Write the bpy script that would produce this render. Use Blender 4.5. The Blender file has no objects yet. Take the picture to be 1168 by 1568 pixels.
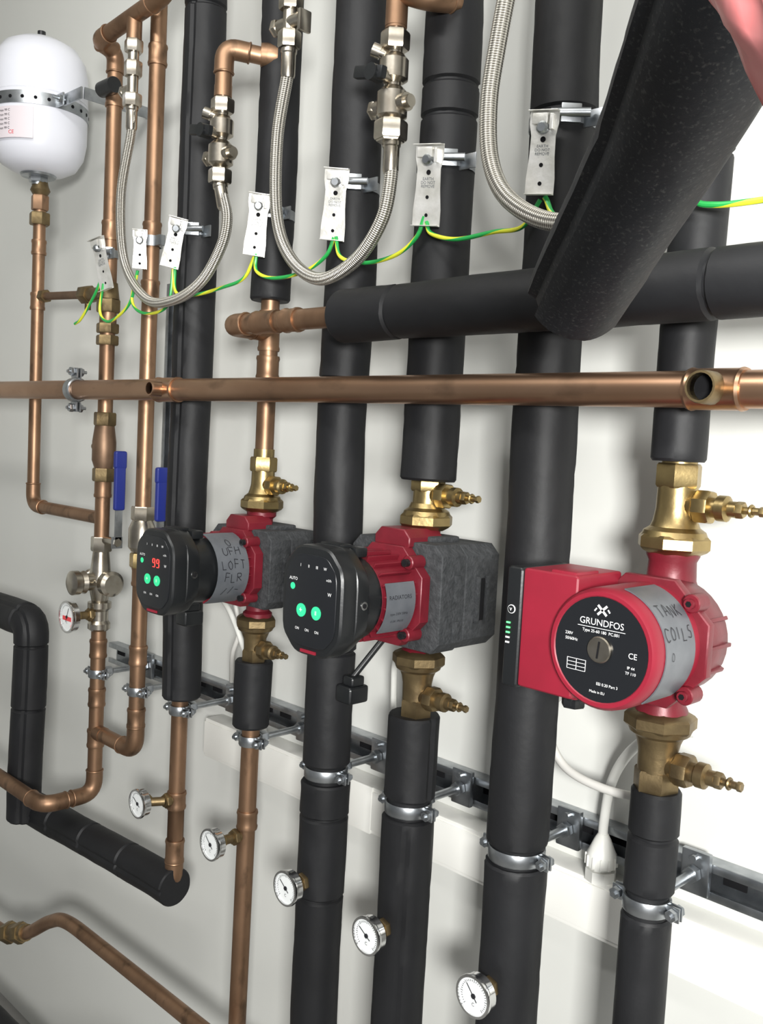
import bpy, bmesh, math, random
from mathutils import Vector, Matrix, noise
random.seed(4)
SC=bpy.context.scene
V=Vector
pi=math.pi
# ------------------------------------------------------------------ materials
def mat(name, c1, c2=None, rough=.5, metal=0., scale=20., bump=0., bscale=60., rvar=0., coat=0., emit=0., stretch=None, detail=4, spec=.5, spots=None):
    m=bpy.data.materials.new(name); m.use_nodes=True
    nt=m.node_tree; N=nt.nodes; L=nt.links
    p=N['Principled BSDF']
    p.inputs['Roughness'].default_value=rough
    p.inputs['Metallic'].default_value=metal
    p.inputs['Coat Weight'].default_value=coat
    p.inputs['Specular IOR Level'].default_value=spec
    p.inputs['Base Color'].default_value=(*c1,1)
    tc=N.new('ShaderNodeTexCoord')
    vec=tc.outputs['Object']
    if stretch:
        mp=N.new('ShaderNodeMapping'); mp.inputs['Scale'].default_value=stretch
        L.new(vec,mp.inputs['Vector']); vec=mp.outputs['Vector']
    if c2 is not None:
        n=N.new('ShaderNodeTexNoise'); n.inputs['Scale'].default_value=scale; n.inputs['Detail'].default_value=detail
        L.new(vec,n.inputs['Vector'])
        r=N.new('ShaderNodeValToRGB'); r.color_ramp.elements[0].position=.35; r.color_ramp.elements[1].position=.68
        r.color_ramp.elements[0].color=(*c1,1); r.color_ramp.elements[1].color=(*c2,1)
        L.new(n.outputs['Fac'],r.inputs['Fac']); col=r.outputs['Color']
        if spots:
            n3=N.new('ShaderNodeTexNoise'); n3.inputs['Scale'].default_value=spots[0]; n3.inputs['Detail'].default_value=6
            L.new(vec,n3.inputs['Vector'])
            k=N.new('ShaderNodeMapRange'); k.inputs['From Min'].default_value=.56;k.inputs['From Max'].default_value=.70; k.inputs['To Max'].default_value=spots[2]
            L.new(n3.outputs['Fac'],k.inputs['Value'])
            mx=N.new('ShaderNodeMix');mx.data_type='RGBA';L.new(k.outputs[0],mx.inputs['Factor']);L.new(col,mx.inputs['A']);mx.inputs['B'].default_value=(*spots[1],1)
            col=mx.outputs['Result']
        L.new(col,p.inputs['Base Color'])
        if rvar:
            mr=N.new('ShaderNodeMapRange'); mr.inputs['To Min'].default_value=max(.02,rough-rvar); mr.inputs['To Max'].default_value=rough+rvar
            L.new(n.outputs['Fac'],mr.inputs['Value']); L.new(mr.outputs['Result'],p.inputs['Roughness'])
    if bump:
        n2=N.new('ShaderNodeTexNoise'); n2.inputs['Scale'].default_value=bscale; n2.inputs['Detail'].default_value=5
        L.new(vec,n2.inputs['Vector'])
        b=N.new('ShaderNodeBump'); b.inputs['Strength'].default_value=bump; b.inputs['Distance'].default_value=.002
        L.new(n2.outputs['Fac'],b.inputs['Height']); L.new(b.outputs['Normal'],p.inputs['Normal'])
    if emit:
        p.inputs['Emission Color'].default_value=(*c1,1); p.inputs['Emission Strength'].default_value=emit
    return m
COPPER=mat('copper_aged',(.36,.220,.135),(.20,.120,.073),.46,.90,16,.1,70,.1,stretch=(1,1,.5),detail=6,spots=(40,(.10,.065,.042),.75))
COPPERB=mat('copper_bright',(.56,.355,.235),(.38,.225,.140),.36,1.,9,.05,60,.08,stretch=(.5,1,1),spots=(30,(.22,.14,.09),.5))
COPPERD=mat('copper_dull',(.24,.155,.10),(.16,.10,.065),.5,.8,25,.1,60)
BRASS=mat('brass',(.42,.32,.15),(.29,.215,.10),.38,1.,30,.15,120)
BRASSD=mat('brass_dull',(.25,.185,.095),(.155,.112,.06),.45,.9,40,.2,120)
NICKEL=mat('nickel',(.56,.52,.45),(.36,.32,.26),.27,1.,35,.05,90)
ZINC=mat('zinc_steel',(.46,.48,.50),(.30,.32,.34),.35,1.,40,.08,90)
TAGM=mat('tinned_tag',(.84,.83,.80),(.62,.61,.56),.32,.55,50,.5,70)
CHROME=mat('chrome',(.7,.7,.7),None,.15,1.)
FOAM=mat('black_foam',(.0058,.0060,.0070),(.0098,.0102,.0118),.58,0.,8,.55,26,spec=.36)
FOAMI=mat('foam_cut_end',(.006,.006,.007),None,.95,spec=.2)
FOAMD=mat('dusty_foam',(.007,.008,.011),(.012,.014,.018),.60,0.,10,.5,60,spec=.40,spots=(420,(.09,.088,.085),.45))
SHELL=mat('grey_epp_shell',(.020,.022,.024),(.040,.042,.045),.8,0.,120,.9,260)
RED=mat('red_enamel',(.155,.010,.019),(.115,.008,.015),.42,.1,30,.12,150)
REDP=mat('red_plastic_box',(.24,.010,.026),(.205,.009,.022),.44,0.,20)
BLK=mat('black_plastic',(.008,.009,.010),None,.36,0.,bump=.05,bscale=300)
BLKG=mat('black_gloss_panel',(.009,.010,.012),None,.26)
GREY=mat('grey_label',(.11,.12,.135),(.15,.16,.175),.42,.3,30)
WHITE=mat('white_print',(.8,.8,.8),None,.5)
INK=mat('marker_ink',(.010,.010,.014),None,.6)
GREENL=mat('green_button',(.03,.56,.24),None,.4,emit=.35)
LEDR=mat('red_led',(1.,.05,.04),None,.4,emit=1.5)
LEDG=mat('green_led',(.1,1.,.2),None,.4,emit=1.5)
BLUE=mat('blue_handle',(.010,.020,.17),None,.4)
ENAMEL=mat('white_enamel',(.70,.71,.77),None,.3,coat=.3)
LABEL=mat('paper_label',(.66,.60,.63),None,.5)
PVC=mat('white_pvc',(.88,.875,.83),(.85,.845,.80),.30,0.,6)
CABLE=mat('white_cable',(.78,.78,.74),None,.4)
CABLEG=mat('grey_cable',(.55,.54,.51),None,.45)
DIAL=mat('dial_face',(.78,.80,.80),None,.25,coat=.5)
DIALR=mat('dial_red',(.7,.05,.06),None,.3)
WALL=mat('painted_wall',(.66,.665,.635),(.71,.715,.68),.48,0.,1.5,.12,30)
FLOORM=mat('concrete_floor',(.25,.25,.24),(.32,.31,.30),.8,0.,5,.3,40)
CEILM=mat('ceiling_paint',(.75,.75,.72),None,.8)
REDBAG=mat('red_bag_plastic',(.62,.05,.05),(.85,.42,.42),.3,0.,22,.4,20)
def uvmat(name,kind):
    m=bpy.data.materials.new(name); m.use_nodes=True
    nt=m.node_tree;N=nt.nodes;L=nt.links;p=N['Principled BSDF']
    uv=N.new('ShaderNodeUVMap'); s=N.new('ShaderNodeSeparateXYZ'); L.new(uv.outputs[0],s.inputs[0])
    def M(op,a,b=None):
        n=N.new('ShaderNodeMath'); n.operation=op
        for i,x in enumerate((a,b)):
            if x is None: continue
            if isinstance(x,(int,float)): n.inputs[i].default_value=x
            else: L.new(x,n.inputs[i])
        return n.outputs[0]
    u,v=s.outputs[0],s.outputs[1]
    if kind=='braid':
        a=M('SINE',M('MULTIPLY',M('ADD',M('MULTIPLY',u,5.),M('MULTIPLY',v,200.)),2*pi))
        b=M('SINE',M('MULTIPLY',M('SUBTRACT',M('MULTIPLY',u,5.),M('MULTIPLY',v,200.)),2*pi))
        h=M('MULTIPLY',a,b)
        r=N.new('ShaderNodeValToRGB'); r.color_ramp.elements[0].position=.12;r.color_ramp.elements[1].position=.75
        r.color_ramp.elements[0].color=(.17,.155,.13,1); r.color_ramp.elements[1].color=(.80,.77,.70,1)
        L.new(M('ADD',M('MULTIPLY',h,.5),.5),r.inputs[0]); L.new(r.outputs[0],p.inputs['Base Color'])
        bb=N.new('ShaderNodeBump');bb.inputs['Strength'].default_value=.8;bb.inputs['Distance'].default_value=.001
        L.new(h,bb.inputs['Height']);L.new(bb.outputs[0],p.inputs['Normal'])
        p.inputs['Metallic'].default_value=.8;p.inputs['Roughness'].default_value=.36
    else:
        f=M('FRACT',M('ADD',u,M('MULTIPLY',v,9.)))
        g=M('GREATER_THAN',f,.58)
        mx=N.new('ShaderNodeMix');mx.data_type='RGBA';L.new(g,mx.inputs['Factor'])
        mx.inputs['A'].default_value=(.02,.34,.07,1);mx.inputs['B'].default_value=(.66,.68,.04,1)
        L.new(mx.outputs['Result'],p.inputs['Base Color']);p.inputs['Roughness'].default_value=.35
    return m
BRAID=uvmat('steel_braid','braid'); EARTH=uvmat('earth_wire_sheath','earth')
# ------------------------------------------------------------------ builder
def frame(ax):
    ax=V(ax).normalized()
    up=V((0,0,1)) if abs(ax.z)<.9 else V((1,0,0))
    a=up.cross(ax).normalized(); b=ax.cross(a)
    return ax,a,b
class B:
    def __init__(s,name,loc=(0,0,0),rot=None):
        s.name=name; s.bm=bmesh.new(); s.uv=s.bm.loops.layers.uv.new('UVMap'); s.mats=[]
        s.M=Matrix.Translation(V(loc))
        if rot is not None: s.M=s.M@rot
    def mi(s,m):
        if m not in s.mats: s.mats.append(m)
        return s.mats.index(m)
    def rings(s,R,m,closed=True,caps=(True,True),lens=None,flat=False):
        i=s.mi(m); vs=[[s.bm.verts.new(s.M@p) for p in r] for r in R]
        n=len(R[0])
        for k in range(len(R)-1):
            for j in range(n if closed else n-1):
                j2=(j+1)%n
                f=s.bm.faces.new((vs[k][j],vs[k][j2],vs[k+1][j2],vs[k+1][j]))
                f.material_index=i; f.smooth=True
                if lens:
                    uvs=((j/n,lens[k]),((j+1)/n,lens[k]),((j+1)/n,lens[k+1]),(j/n,lens[k+1]))
                    for l,q in zip(f.loops,uvs): l[s.uv].uv=q
        if caps[0]:
            f=s.bm.faces.new(list(reversed(vs[0]))); f.material_index=i
        if caps[1]:
            f=s.bm.faces.new(vs[-1]); f.material_index=i
    def lathe(s,o,ax,prof,m,seg=24,caps=(True,True),ph=0.):
        o=V(o); ax,a,b=frame(ax)
        R=[[o+ax*h+a*(r*math.cos(2*pi*j/seg+ph))+b*(r*math.sin(2*pi*j/seg+ph)) for j in range(seg)] for h,r in prof]
        s.rings(R,m,caps=caps)
    def cyl(s,p0,p1,r,m,seg=20,ch=.0):
        p0,p1=V(p0),V(p1); L=(p1-p0).length
        pr=[(0,r),(L,r)] if not ch else [(0,r-ch),(ch,r),(L-ch,r),(L,r-ch)]
        s.lathe(p0,p1-p0,pr,m,seg)
    def hexn(s,p0,p1,r,m,n=6,ph=.3):
        p0,p1=V(p0),V(p1);L=(p1-p0).length;c=min(.0025,L*.2)
        s.lathe(p0,p1-p0,[(0,r*.93),(c,r),(L-c,r),(L,r*.93)],m,n,ph=ph)
    def tube(s,pts,r,m,seg=16,caps=(True,True),seam=0):
        pts=[V(p) for p in pts]; R=[];lens=[];d=0
        t=(pts[1]-pts[0]).normalized(); _,a,_b=frame(t)
        for k,p in enumerate(pts):
            if k==0: t=(pts[1]-p)
            elif k==len(pts)-1: t=p-pts[k-1]
            else: t=(pts[k+1]-pts[k-1])
            t.normalize(); a=(a-t*a.dot(t)).normalized(); b=t.cross(a)
            if k: d+=(p-pts[k-1]).length
            rr=r(k,d) if callable(r) else r
            ring=[]
            for j in range(seg):
                q=rr
                if callable(q): q=q(j/seg)
                ring.append(p+a*(q*math.cos(2*pi*j/seg))+b*(q*math.sin(2*pi*j/seg)))
            R.append(ring);lens.append(d)
        s.rings(R,m,caps=caps,lens=lens)
    def merge(s,tmp,m,M=None):
        i=s.mi(m); mp={}
        MM=s.M@M if M is not None else s.M
        for v in tmp.verts: mp[v]=s.bm.verts.new(MM@v.co)
        for f in tmp.faces:
            try:
                g=s.bm.faces.new([mp[v] for v in f.verts]); g.material_index=i; g.smooth=True
            except ValueError: pass
        tmp.free()
    def box(s,c,sz,m,bev=.0015,rot=None,seg=2):
        t=bmesh.new(); bmesh.ops.create_cube(t,size=1)
        for v in t.verts: v.co=V((v.co.x*sz[0],v.co.y*sz[1],v.co.z*sz[2]))
        if bev: bmesh.ops.bevel(t,geom=list(t.edges),offset=min(bev,min(sz)*.45),segments=seg,affect='EDGES',profile=.6)
        M=Matrix.Translation(V(c))
        if rot is not None: M=M@rot
        s.merge(t,m,M)
    def prism(s,poly,y0,y1,m,bev=.002,M=None,poly2=None):
        t=bmesh.new()
        a=[t.verts.new((x,y0,z)) for x,z in poly]; b=[t.verts.new((x,y1,z)) for x,z in (poly2 or poly)]
        n=len(poly)
        t.faces.new(a); t.faces.new(list(reversed(b)))
        for i in range(n): t.faces.new((a[i],b[i],b[(i+1)%n],a[(i+1)%n]))
        bmesh.ops.recalc_face_normals(t,faces=t.faces)
        if bev:
            es=[e for e in t.edges if (abs(e.verts[0].co.y-e.verts[1].co.y)<1e-7)]
            bmesh.ops.bevel(t,geom=es,offset=bev,segments=3,affect='EDGES',profile=.6)
        s.merge(t,m,M)
    def torus(s,o,ax,R,r,m,seg=28,sg=10):
        ax,a,b=frame(ax); o=V(o); rings=[]
        for k in range(seg+1):
            th=2*pi*k/seg; d=a*math.cos(th)+b*math.sin(th)
            rings.append([o+d*(R+r*math.cos(2*pi*j/sg))+ax*(r*math.sin(2*pi*j/sg)) for j in range(sg)])
        s.rings(rings,m,caps=(False,False))
    def text(s,body,size,fn,m,align='CENTER'):
        cu=bpy.data.curves.new('tmp','FONT'); cu.body=body; cu.size=size; cu.align_x=align; cu.align_y='CENTER'; cu.resolution_u=3
        ob=bpy.data.objects.new('tmp',cu); SC.collection.objects.link(ob)
        dg=bpy.context.evaluated_depsgraph_get(); dg.update()
        me=bpy.data.meshes.new_from_object(ob.evaluated_get(dg))
        i=s.mi(m); vs=[s.bm.verts.new(s.M@V(fn(v.co.x,v.co.y))) for v in me.vertices]
        for p in me.polygons:
            try:
                f=s.bm.faces.new([vs[k] for k in p.vertices]); f.material_index=i
            except ValueError: pass
        bpy.data.objects.remove(ob); bpy.data.curves.remove(cu); bpy.data.meshes.remove(me)
    def stroke(s,fn,pts,w,m):
        P=spline([(p[0],p[1],0) for p in pts],4); i=s.mi(m); L=[];R=[]
        for k,p in enumerate(P):
            a=P[max(0,k-1)];b=P[min(len(P)-1,k+1)]; d=(b-a); d=d.normalized() if d.length>1e-9 else V((1,0,0)); n=V((-d.y,d.x,0))*w/2
            L.append(s.bm.verts.new(s.M@V(fn(p.x+n.x,p.y+n.y)))); R.append(s.bm.verts.new(s.M@V(fn(p.x-n.x,p.y-n.y))))
        for k in range(len(P)-1):
            f=s.bm.faces.new((L[k],L[k+1],R[k+1],R[k])); f.material_index=i
    def done(s,ang=32):
        bm=s.bm
        bmesh.ops.remove_doubles(bm,verts=bm.verts,dist=1e-6)
        bmesh.ops.recalc_face_normals(bm,faces=bm.faces)
        for e in bm.edges:
            if len(e.link_faces)==2 and e.calc_face_angle(0)>math.radians(ang): e.smooth=False
        me=bpy.data.meshes.new(s.name); bm.to_mesh(me); bm.free()
        for m in s.mats: me.materials.append(m)
        for p in me.polygons: p.use_smooth=True
        ob=bpy.data.objects.new(s.name,me); SC.collection.objects.link(ob)
        return ob
def fillet(pts,rad,n=8):
    pts=[V(p) for p in pts]; out=[pts[0]]; arcs=[]
    for i in range(1,len(pts)-1):
        a,b,c=pts[i-1],pts[i],pts[i+1]
        d1=(a-b).normalized(); d2=(c-b).normalized()
        r=min(rad,(a-b).length*.48,(c-b).length*.48)
        arc=[]
        for k in range(n+1):
            t=k/n; p=(b+d1*r)*(1-t)**2+b*2*t*(1-t)+(b+d2*r)*t*t
            arc.append(p)
        out+=arc; arcs.append((arc,d1,d2))
    out.append(pts[-1]); return out,arcs
def spline(pts,n=10):
    pts=[V(p) for p in pts]; P=[pts[0]*2-pts[1]]+pts+[pts[-1]*2-pts[-2]]; out=[]
    for i in range(1,len(P)-2):
        a,b,c,d=P[i-1],P[i],P[i+1],P[i+2]
        for k in range(n):
            t=k/n
            out.append(.5*((2*b)+(c-a)*t+(2*a-5*b+4*c-d)*t*t+(3*b-a-3*c+d)*t**3))
    out.append(pts[-1]); return out
R28=.014
def cpipe(b,pts,r=R28,bend=.024,m=None,fit=True):
    m=m or COPPER
    path,arcs=fillet(pts,bend)
    b.tube(path,r,m,20)
    if fit:
        for arc,d1,d2 in arcs:
            e0=arc[0]+d1*.016; e1=arc[-1]+d2*.016
            b.tube([e0]+arc+[e1],r+.0018,m,20)
            for e,d in ((e0,d1),(e1,d2)): b.torus(e,d,r+.0012,.0018,m,20,8)
def sleeve(b,c,ax,L=.04,r=R28,m=None):
    m=m or COPPER; ax=V(ax).normalized(); c=V(c)
    b.lathe(c-ax*L/2,ax,[(0,r),(0,r+.0022),(.004,r+.003),(.008,r+.0018),(L-.008,r+.0018),(L-.004,r+.003),(L,r+.0022),(L,r)],m,20)
def foam(b,pts,r,seed=0,joints=(),m=None,seg=36,amp=.016,taper=0.,seam=None,sw=.012,sd=.0028,wob=.004):
    m=m or FOAM; pts=[V(p) for p in pts]
    cum=[0]
    for i in range(1,len(pts)): cum.append(cum[-1]+(pts[i]-pts[i-1]).length)
    L=cum[-1]; ds=set(i*L/int(L/.012) for i in range(int(L/.012)+1))
    for j in joints:
        ds={d for d in ds if abs(d-j)>.006}
        ds|={j-.004,j-.0012,j+.0012,j+.004}
    ds|={.0,.003,L-.003,L}; ds=sorted(d for d in ds if 0<=d<=L)
    def at(d):
        for i in range(1,len(pts)):
            if d<=cum[i]+1e-9: return pts[i-1].lerp(pts[i],(d-cum[i-1])/max(1e-9,cum[i]-cum[i-1]))
        return pts[-1]
    W=[]
    for d in ds:
        p=at(d); q=V((p.x*4+seed*3.1,p.y*4+seed,p.z*4))
        W.append(p+V((noise.noise(q),noise.noise(q+V((9,3,1))),noise.noise(q+V((2,7,5)))*.3))*wob)
    su0=(.30+seed*.137)%1 if seam is None else seam
    def rf(k,_d):
        d=ds[k]
        base=(r+taper*d/L)*(1+amp*noise.noise(V((seed*7.3,d*9,1.5)))*2)
        for j in joints:
            dd=abs(d-j)
            if dd<.002: base-=.0032
            elif d<j: base+=.0004
        if k==0 or k==len(ds)-1: base-=.002
        def f(u):
            cu,sn=math.cos(2*pi*u),math.sin(2*pi*u)
            cr=noise.noise(V((cu*1.2+seed,sn*1.2,d*22+seed*2)))
            w=base*(1+.022*noise.noise(V((cu*1.5,sn*1.5,d*14+seed)))+.010*noise.noise(V((cu*3,sn*3,d*45+seed))))
            if abs(cr)<.05: w-=.0012*(1-abs(cr)/.05)
            su=(u-su0)%1
            if min(su,1-su)<sw: w-=sd
            return w
        return f
    b.tube(W,rf,m,seg)
# ------------------------------------------------------------------ room
def slab(name,c,s,m,bev=0):
    b=B(name); b.box(c,s,m,bev); return b.done()
slab('wall_back',(-1.2,.05,1.4),(5.4,.1,2.8),WALL)
slab('wall_left',(-3.85,-1.3,1.4),(.1,2.6,2.8),WALL)
slab('floor',(-1.2,-1.3,-.05),(5.4,2.8,.1),FLOORM)
slab('ceiling',(-1.2,-1.3,2.85),(5.4,2.8,.1),CEILM)
Y=-.14
X=dict(A=-1.924,B=-1.632,C=-1.488,D=-1.349,E=-1.147,F=-.974,G=-.808,H=-.636,I=-.466)
TOP=2.8
# ------------------------------------------------------------------ mounting rail & trunking
b=B('mounting_rail')
b.box((-.75,-.002,1.02),(2.1,.004,.041),ZINC,0)
for z in (1.0,1.04): b.box((-.75,-.0115,z),(2.1,.022,.0025),ZINC,.0005)
for z in (1.004,1.036): b.box((-.75,-.022,z),(2.1,.0025,.010),ZINC,.001)
for i in range(41):
    x=-1.78+i*.05
    b.box((x,-.0045,1.02),(.028,.0025,.011),FOAMI,.004)
    b.torus((x,-.004,1.02),(0,1,0),.006,.001,ZINC,12,6)
b.done()
for (x,z0,z1) in ((-1.60,1.20,1.78),):
    b=B('support_strut')
    b.box((x,-.002,(z0+z1)/2),(.041,.004,z1-z0),ZINC,0)
    for dx in (-.02,.02): b.box((x+dx,-.0115,(z0+z1)/2),(.0025,.022,z1-z0),ZINC,.0005)
    for dx in (-.016,.016): b.box((x+dx,-.022,(z0+z1)/2),(.010,.0025,z1-z0),ZINC,.001)
    for i in range(int((z1-z0)/.05)): b.box((x,-.0045,z0+.03+i*.05),(.011,.0025,.028),FOAMI,.004)
    b.done()
b=B('cable_trunking')
b.box((-.565,-.0195,.940),(1.70,.041,.072),PVC,.003)
b.box((-.565,-.040,.940),(1.70,.004,.060),PVC,.0018)
for x in (-1.0,-.2): b.box((x,-.0405,.940),(.05,.005,.073),PVC,.002)
b.done()
# ------------------------------------------------------------------ insulated and copper vertical pipes
def vfoam(name,x,z0,z1,r,seed,joints=(),**k):
    b=B(name); foam(b,[(x,Y,z1),(x,Y,z0)],r,seed,joints,**k); return b
b=vfoam('insulated_pipe',X['D'],1.045,TOP,.033,1,(.62,1.24,1.52))
b.cyl((X['D'],Y,1.05),(X['D'],Y,.74),R28,COPPER)
cpipe(b,[(X['D'],Y,.86),(X['D'],Y,.715),(-1.40,Y,.714)])
sleeve(b,(X['D'],Y,.775),(0,0,1)); sleeve(b,(X['D'],Y,.865),(0,0,1),.03)
b.done()
b=vfoam('insulated_pipe',X['E'],1.70,TOP,.030,2,(.5,.97))
cpipe(b,[(X['E'],Y,1.72),(X['E'],Y,1.44)],fit=False)
sleeve(b,(X['E'],Y,1.655),(0,0,1),.06); sleeve(b,(X['E'],Y,1.600),(0,0,1),.035,R28+.001)
b.cyl((X['E'],Y,1.655),(X['E'],Y-.03,1.655),R28+.002,COPPER)
cpipe(b,[(X['E'],Y,1.655),(X['E'],-.213,1.655),(-.85,-.213,1.655)])
sleeve(b,(-1.06,-.213,1.655),(1,0,0),.05); sleeve(b,(-1.005,-.213,1.655),(1,0,0),.03)
b.done()
b=vfoam('insulated_pipe',X['E']-.003,1.045,1.150,.029,3)
b.cyl((X['E']-.003,Y,1.16),(X['E']-.012,Y,0),R28,COPPER); sleeve(b,(X['E']-.004,Y,.895),(0,0,1),.03)
b.done()
vfoam('insulated_pipe',X['F'],1.036,TOP,.0345,4,(.45,1.22,1.60),seam=.70).done()
vfoam('insulated_pipe',X['F'],0,1.012,.0345,5,(.05,.17)).done()
vfoam('insulated_pipe',X['G'],1.452,TOP,.0355,6,(.72,.86,.90)).done()
vfoam('insulated_pipe',X['G']-.004,1.036,1.147,.034,7).done()
vfoam('insulated_pipe',X['G']-.005,0,1.012,.0345,8,(.0,)).done()
vfoam('insulated_pipe',X['H'],1.036,TOP,.037,9,(.93,),seam=.2).done()
vfoam('insulated_pipe',X['H'],0,1.012,.037,10,()).done()
vfoam('insulated_pipe',X['I'],1.493,TOP,.0275,11,(1.0,)).done()
vfoam('insulated_pipe',X['I'],1.041,1.152,.026,12,(.05,)).done()
vfoam('insulated_pipe',X['I'],0,1.017,.0265,13).done()
b=B('insulated_pipe')
foam(b,[(-.905,-.213,1.655),(-.845,-.213,1.655),(.5,-.213,1.660)],.0325,14,(.10,.50))
b.done()
b=B('insulated_pipe')
pa,_=fillet([(-2.5,-.19,1.10),(-1.815,-.19,1.10),(-1.825,-.19,.69)],.03,5)
foam(b,pa,.033,15,(.66,.72,.85),amp=.03)
foam(b,[(-1.86,-.165,.70),(-1.335,-.145,.715)],.032,16,(.13,.25,.38),amp=.03)
b.cyl((-2.5,-.19,1.1),(-1.9,-.19,1.1),R28,COPPER)
b.done()
b=B('insulated_pipe'); foam(b,[(-3.0,-.2,.20),(-1.55,-.2,.20)],.036,17); b.done()
# ------------------------------------------------------------------ A pipe
x=X['A']
b=B('copper_pipe')
cpipe(b,[(x,Y,1.97),(x,Y,1.325),(X['B'],Y,1.325)],.0125,bend=.03)
sleeve(b,(x,Y,1.86),(0,0,1),.03,.0125); sleeve(b,(x,Y,1.75),(0,0,1),.035,.0125)
b.hexn((x,Y,1.905),(x,Y,1.93),.021,BRASSD); b.hexn((x,Y,1.935),(x,Y,1.965),.018,COPPER)
b.lathe((x,Y,1.965),(0,0,1),[(0,.014),(.01,.02),(.02,.016),(.03,.014)],BRASSD)
b.cyl((x,Y,1.76),(X['B'],Y,1.745),.008,COPPERD)
b.hexn((x+.02,Y,1.759),(x+.04,Y,1.758),.014,BRASSD)
b.hexn((-1.73,Y,1.750),(-1.70,Y,1.7485),.018,BRASSD); b.cyl((-1.70,Y,1.748),(-1.65,Y,1.746),.013,BRASSD)
b.cyl((-1.71,Y,1.748),(-1.71,Y,1.72),.006,BRASSD)
b.done()
# ------------------------------------------------------------------ B pipe
x=X['B']
b=B('copper_pipe')
cpipe(b,[(-1.36,-.165,2.32),(-1.40,-.18,2.205),(x+.01,-.18,2.185),(x,Y,2.18),(x,Y,.79),(x,-.244,.79),(-2.6,-.244,.79)],m=COPPER,bend=.03)
for z in (2.10,1.86,1.70,1.23,1.075,.98,.90): sleeve(b,(x,Y,z),(0,0,1),.035)
b.cyl((x-.01,Y-.02,2.11),(x+.035,Y-.02,2.11),.014,BLK)
b.hexn((x,Y,1.672),(x,Y,1.69),.021,BRASSD); b.hexn((x,Y,1.650),(x,Y,1.668),.021,BRASSD)
b.hexn((x,Y,1.71),(x,Y,1.735),.022,BRASSD); b.lathe((x,Y,1.735),(0,0,1),[(0,.02),(.03,.016)],BRASSD)
sleeve(b,(x,Y,1.385),(0,0,1),.04)
b.cyl((x,Y,.912),(x+.03,Y,.912),R28+.001,COPPER)
b.done()
def lever(b,x,xo,z,zh,L):
    b.cyl((x,Y,z),(xo,Y,z),.008,NICKEL,16); b.hexn((xo-.004,Y,z),(xo+.005,Y,z),.0085,NICKEL)
    b.box((xo,Y,z+.0),(.003,.022,.022),ZINC,.001)
    b.box((xo,Y+.002,(z+zh)/2),(.003,.015,zh-z+.01),ZINC,.001)
    b.box((xo,Y+.002,zh+L/2),(.011,.021,L),BLUE,.0045,seg=3); b.box((xo,Y+.002,zh+L*.85),(.012,.024,L*.30),BLUE,.005,seg=3)
b=B('ball_valve')
b.hexn((x,Y,1.50),(x,Y,1.525),.021,BRASSD); b.lathe((x,Y,1.42),(0,0,1),[(0,.017),(.015,.022),(.05,.022),(.08,.018)],COPPERD)
b.hexn((x,Y,1.395),(x,Y,1.42),.021,BRASSD); b.cyl((x,Y,1.46),(x-.035,Y,1.46),.008,BRASSD)
lever(b,x,x+.057,1.285,1.345,.110)
b.done()
b=B('ball_valve'); x=X['C']
b.hexn((x,Y,1.335),(x,Y,1.36),.021,NICKEL); b.lathe((x,Y,1.275),(0,0,1),[(0,.016),(.012,.024),(.045,.024),(.062,.017)],NICKEL)
b.hexn((x,Y,1.25),(x,Y,1.276),.021,BRASS)
lever(b,x,x+.055,1.302,1.338,.095)
b.done()
x=X['B']
b=B('mixing_valve')
b.hexn((x,Y,1.262),(x,Y,1.29),.020,NICKEL); b.lathe((x,Y,1.165),(0,0,1),[(0,.015),(.02,.019),(.045,.024),(.06,.019),(.098,.015)],NICKEL)
b.lathe((x,Y,1.205),(1,0,0),[(0,.015),(.025,.017),(.03,.024),(.045,.024),(.05,.018)],NICKEL)
b.lathe((x,Y,1.205),(0,-1,0),[(0,.015),(.03,.017),(.034,.022),(.042,.019),(.046,.023),(.058,.023),(.062,.016)],NICKEL)
b.lathe((x,Y,1.205),(-1,0,0),[(0,.014),(.02,.015),(.024,.02),(.034,.02)],NICKEL)
b.lathe((x,Y,1.110),(0,0,1),[(0,.016),(.004,.021),(.014,.021),(.02,.017),(.038,.017),(.044,.022),(.055,.022)],NICKEL)
b.done()
# ------------------------------------------------------------------ C pipe
x=X['C']
b=B('copper_pipe')
cpipe(b,[(x,Y,2.8),(x,Y,.912),(X['B']+.02,Y,.912)],bend=.03)
for z in (2.14,1.84,1.74,1.235,1.09,.975): sleeve(b,(x,Y,z),(0,0,1),.035)
b.done()
b=B('copper_pipe')
yh=-.196;zh=1.563
b.cyl((-3.79,yh,zh),(1.2,yh,zh),.0175,COPPERB,28)
for (xx,sx) in ((-1.33,.06),(-.405,.055)):
    b.lathe((xx-sx/2,yh,zh),(1,0,0),[(0,.0175),(0,.0195),(.003,.0205),(.006,.0195),(sx-.006,.0195),(sx-.003,.0205),(sx,.0195),(sx,.0175)],COPPERB,24)
    rr=.0095 if xx<-1 else .0125
    b.lathe((xx,yh,zh),(0,-1,0),[(0,rr+.003),(.033,rr+.003),(.036,rr+.002),(.036,rr),(.022,rr)],COPPERB if xx<-1 else BRASSD,20,caps=(True,False))
    b.cyl((xx,yh-.021,zh),(xx,yh-.022,zh),rr,FOAMI)
b.done()
b=B('copper_pipe')
pa=spline([(-2.1,-.19,.40),(-1.90,-.19,.415),(-1.80,-.19,.455),(-1.70,-.19,.520),(-1.63,-.19,.548),(-1.5,-.19,.553),(-1.2,-.19,.556),(-1.08,-.19,.556)],8)
b.tube(pa,.013,COPPER,18)
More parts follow.
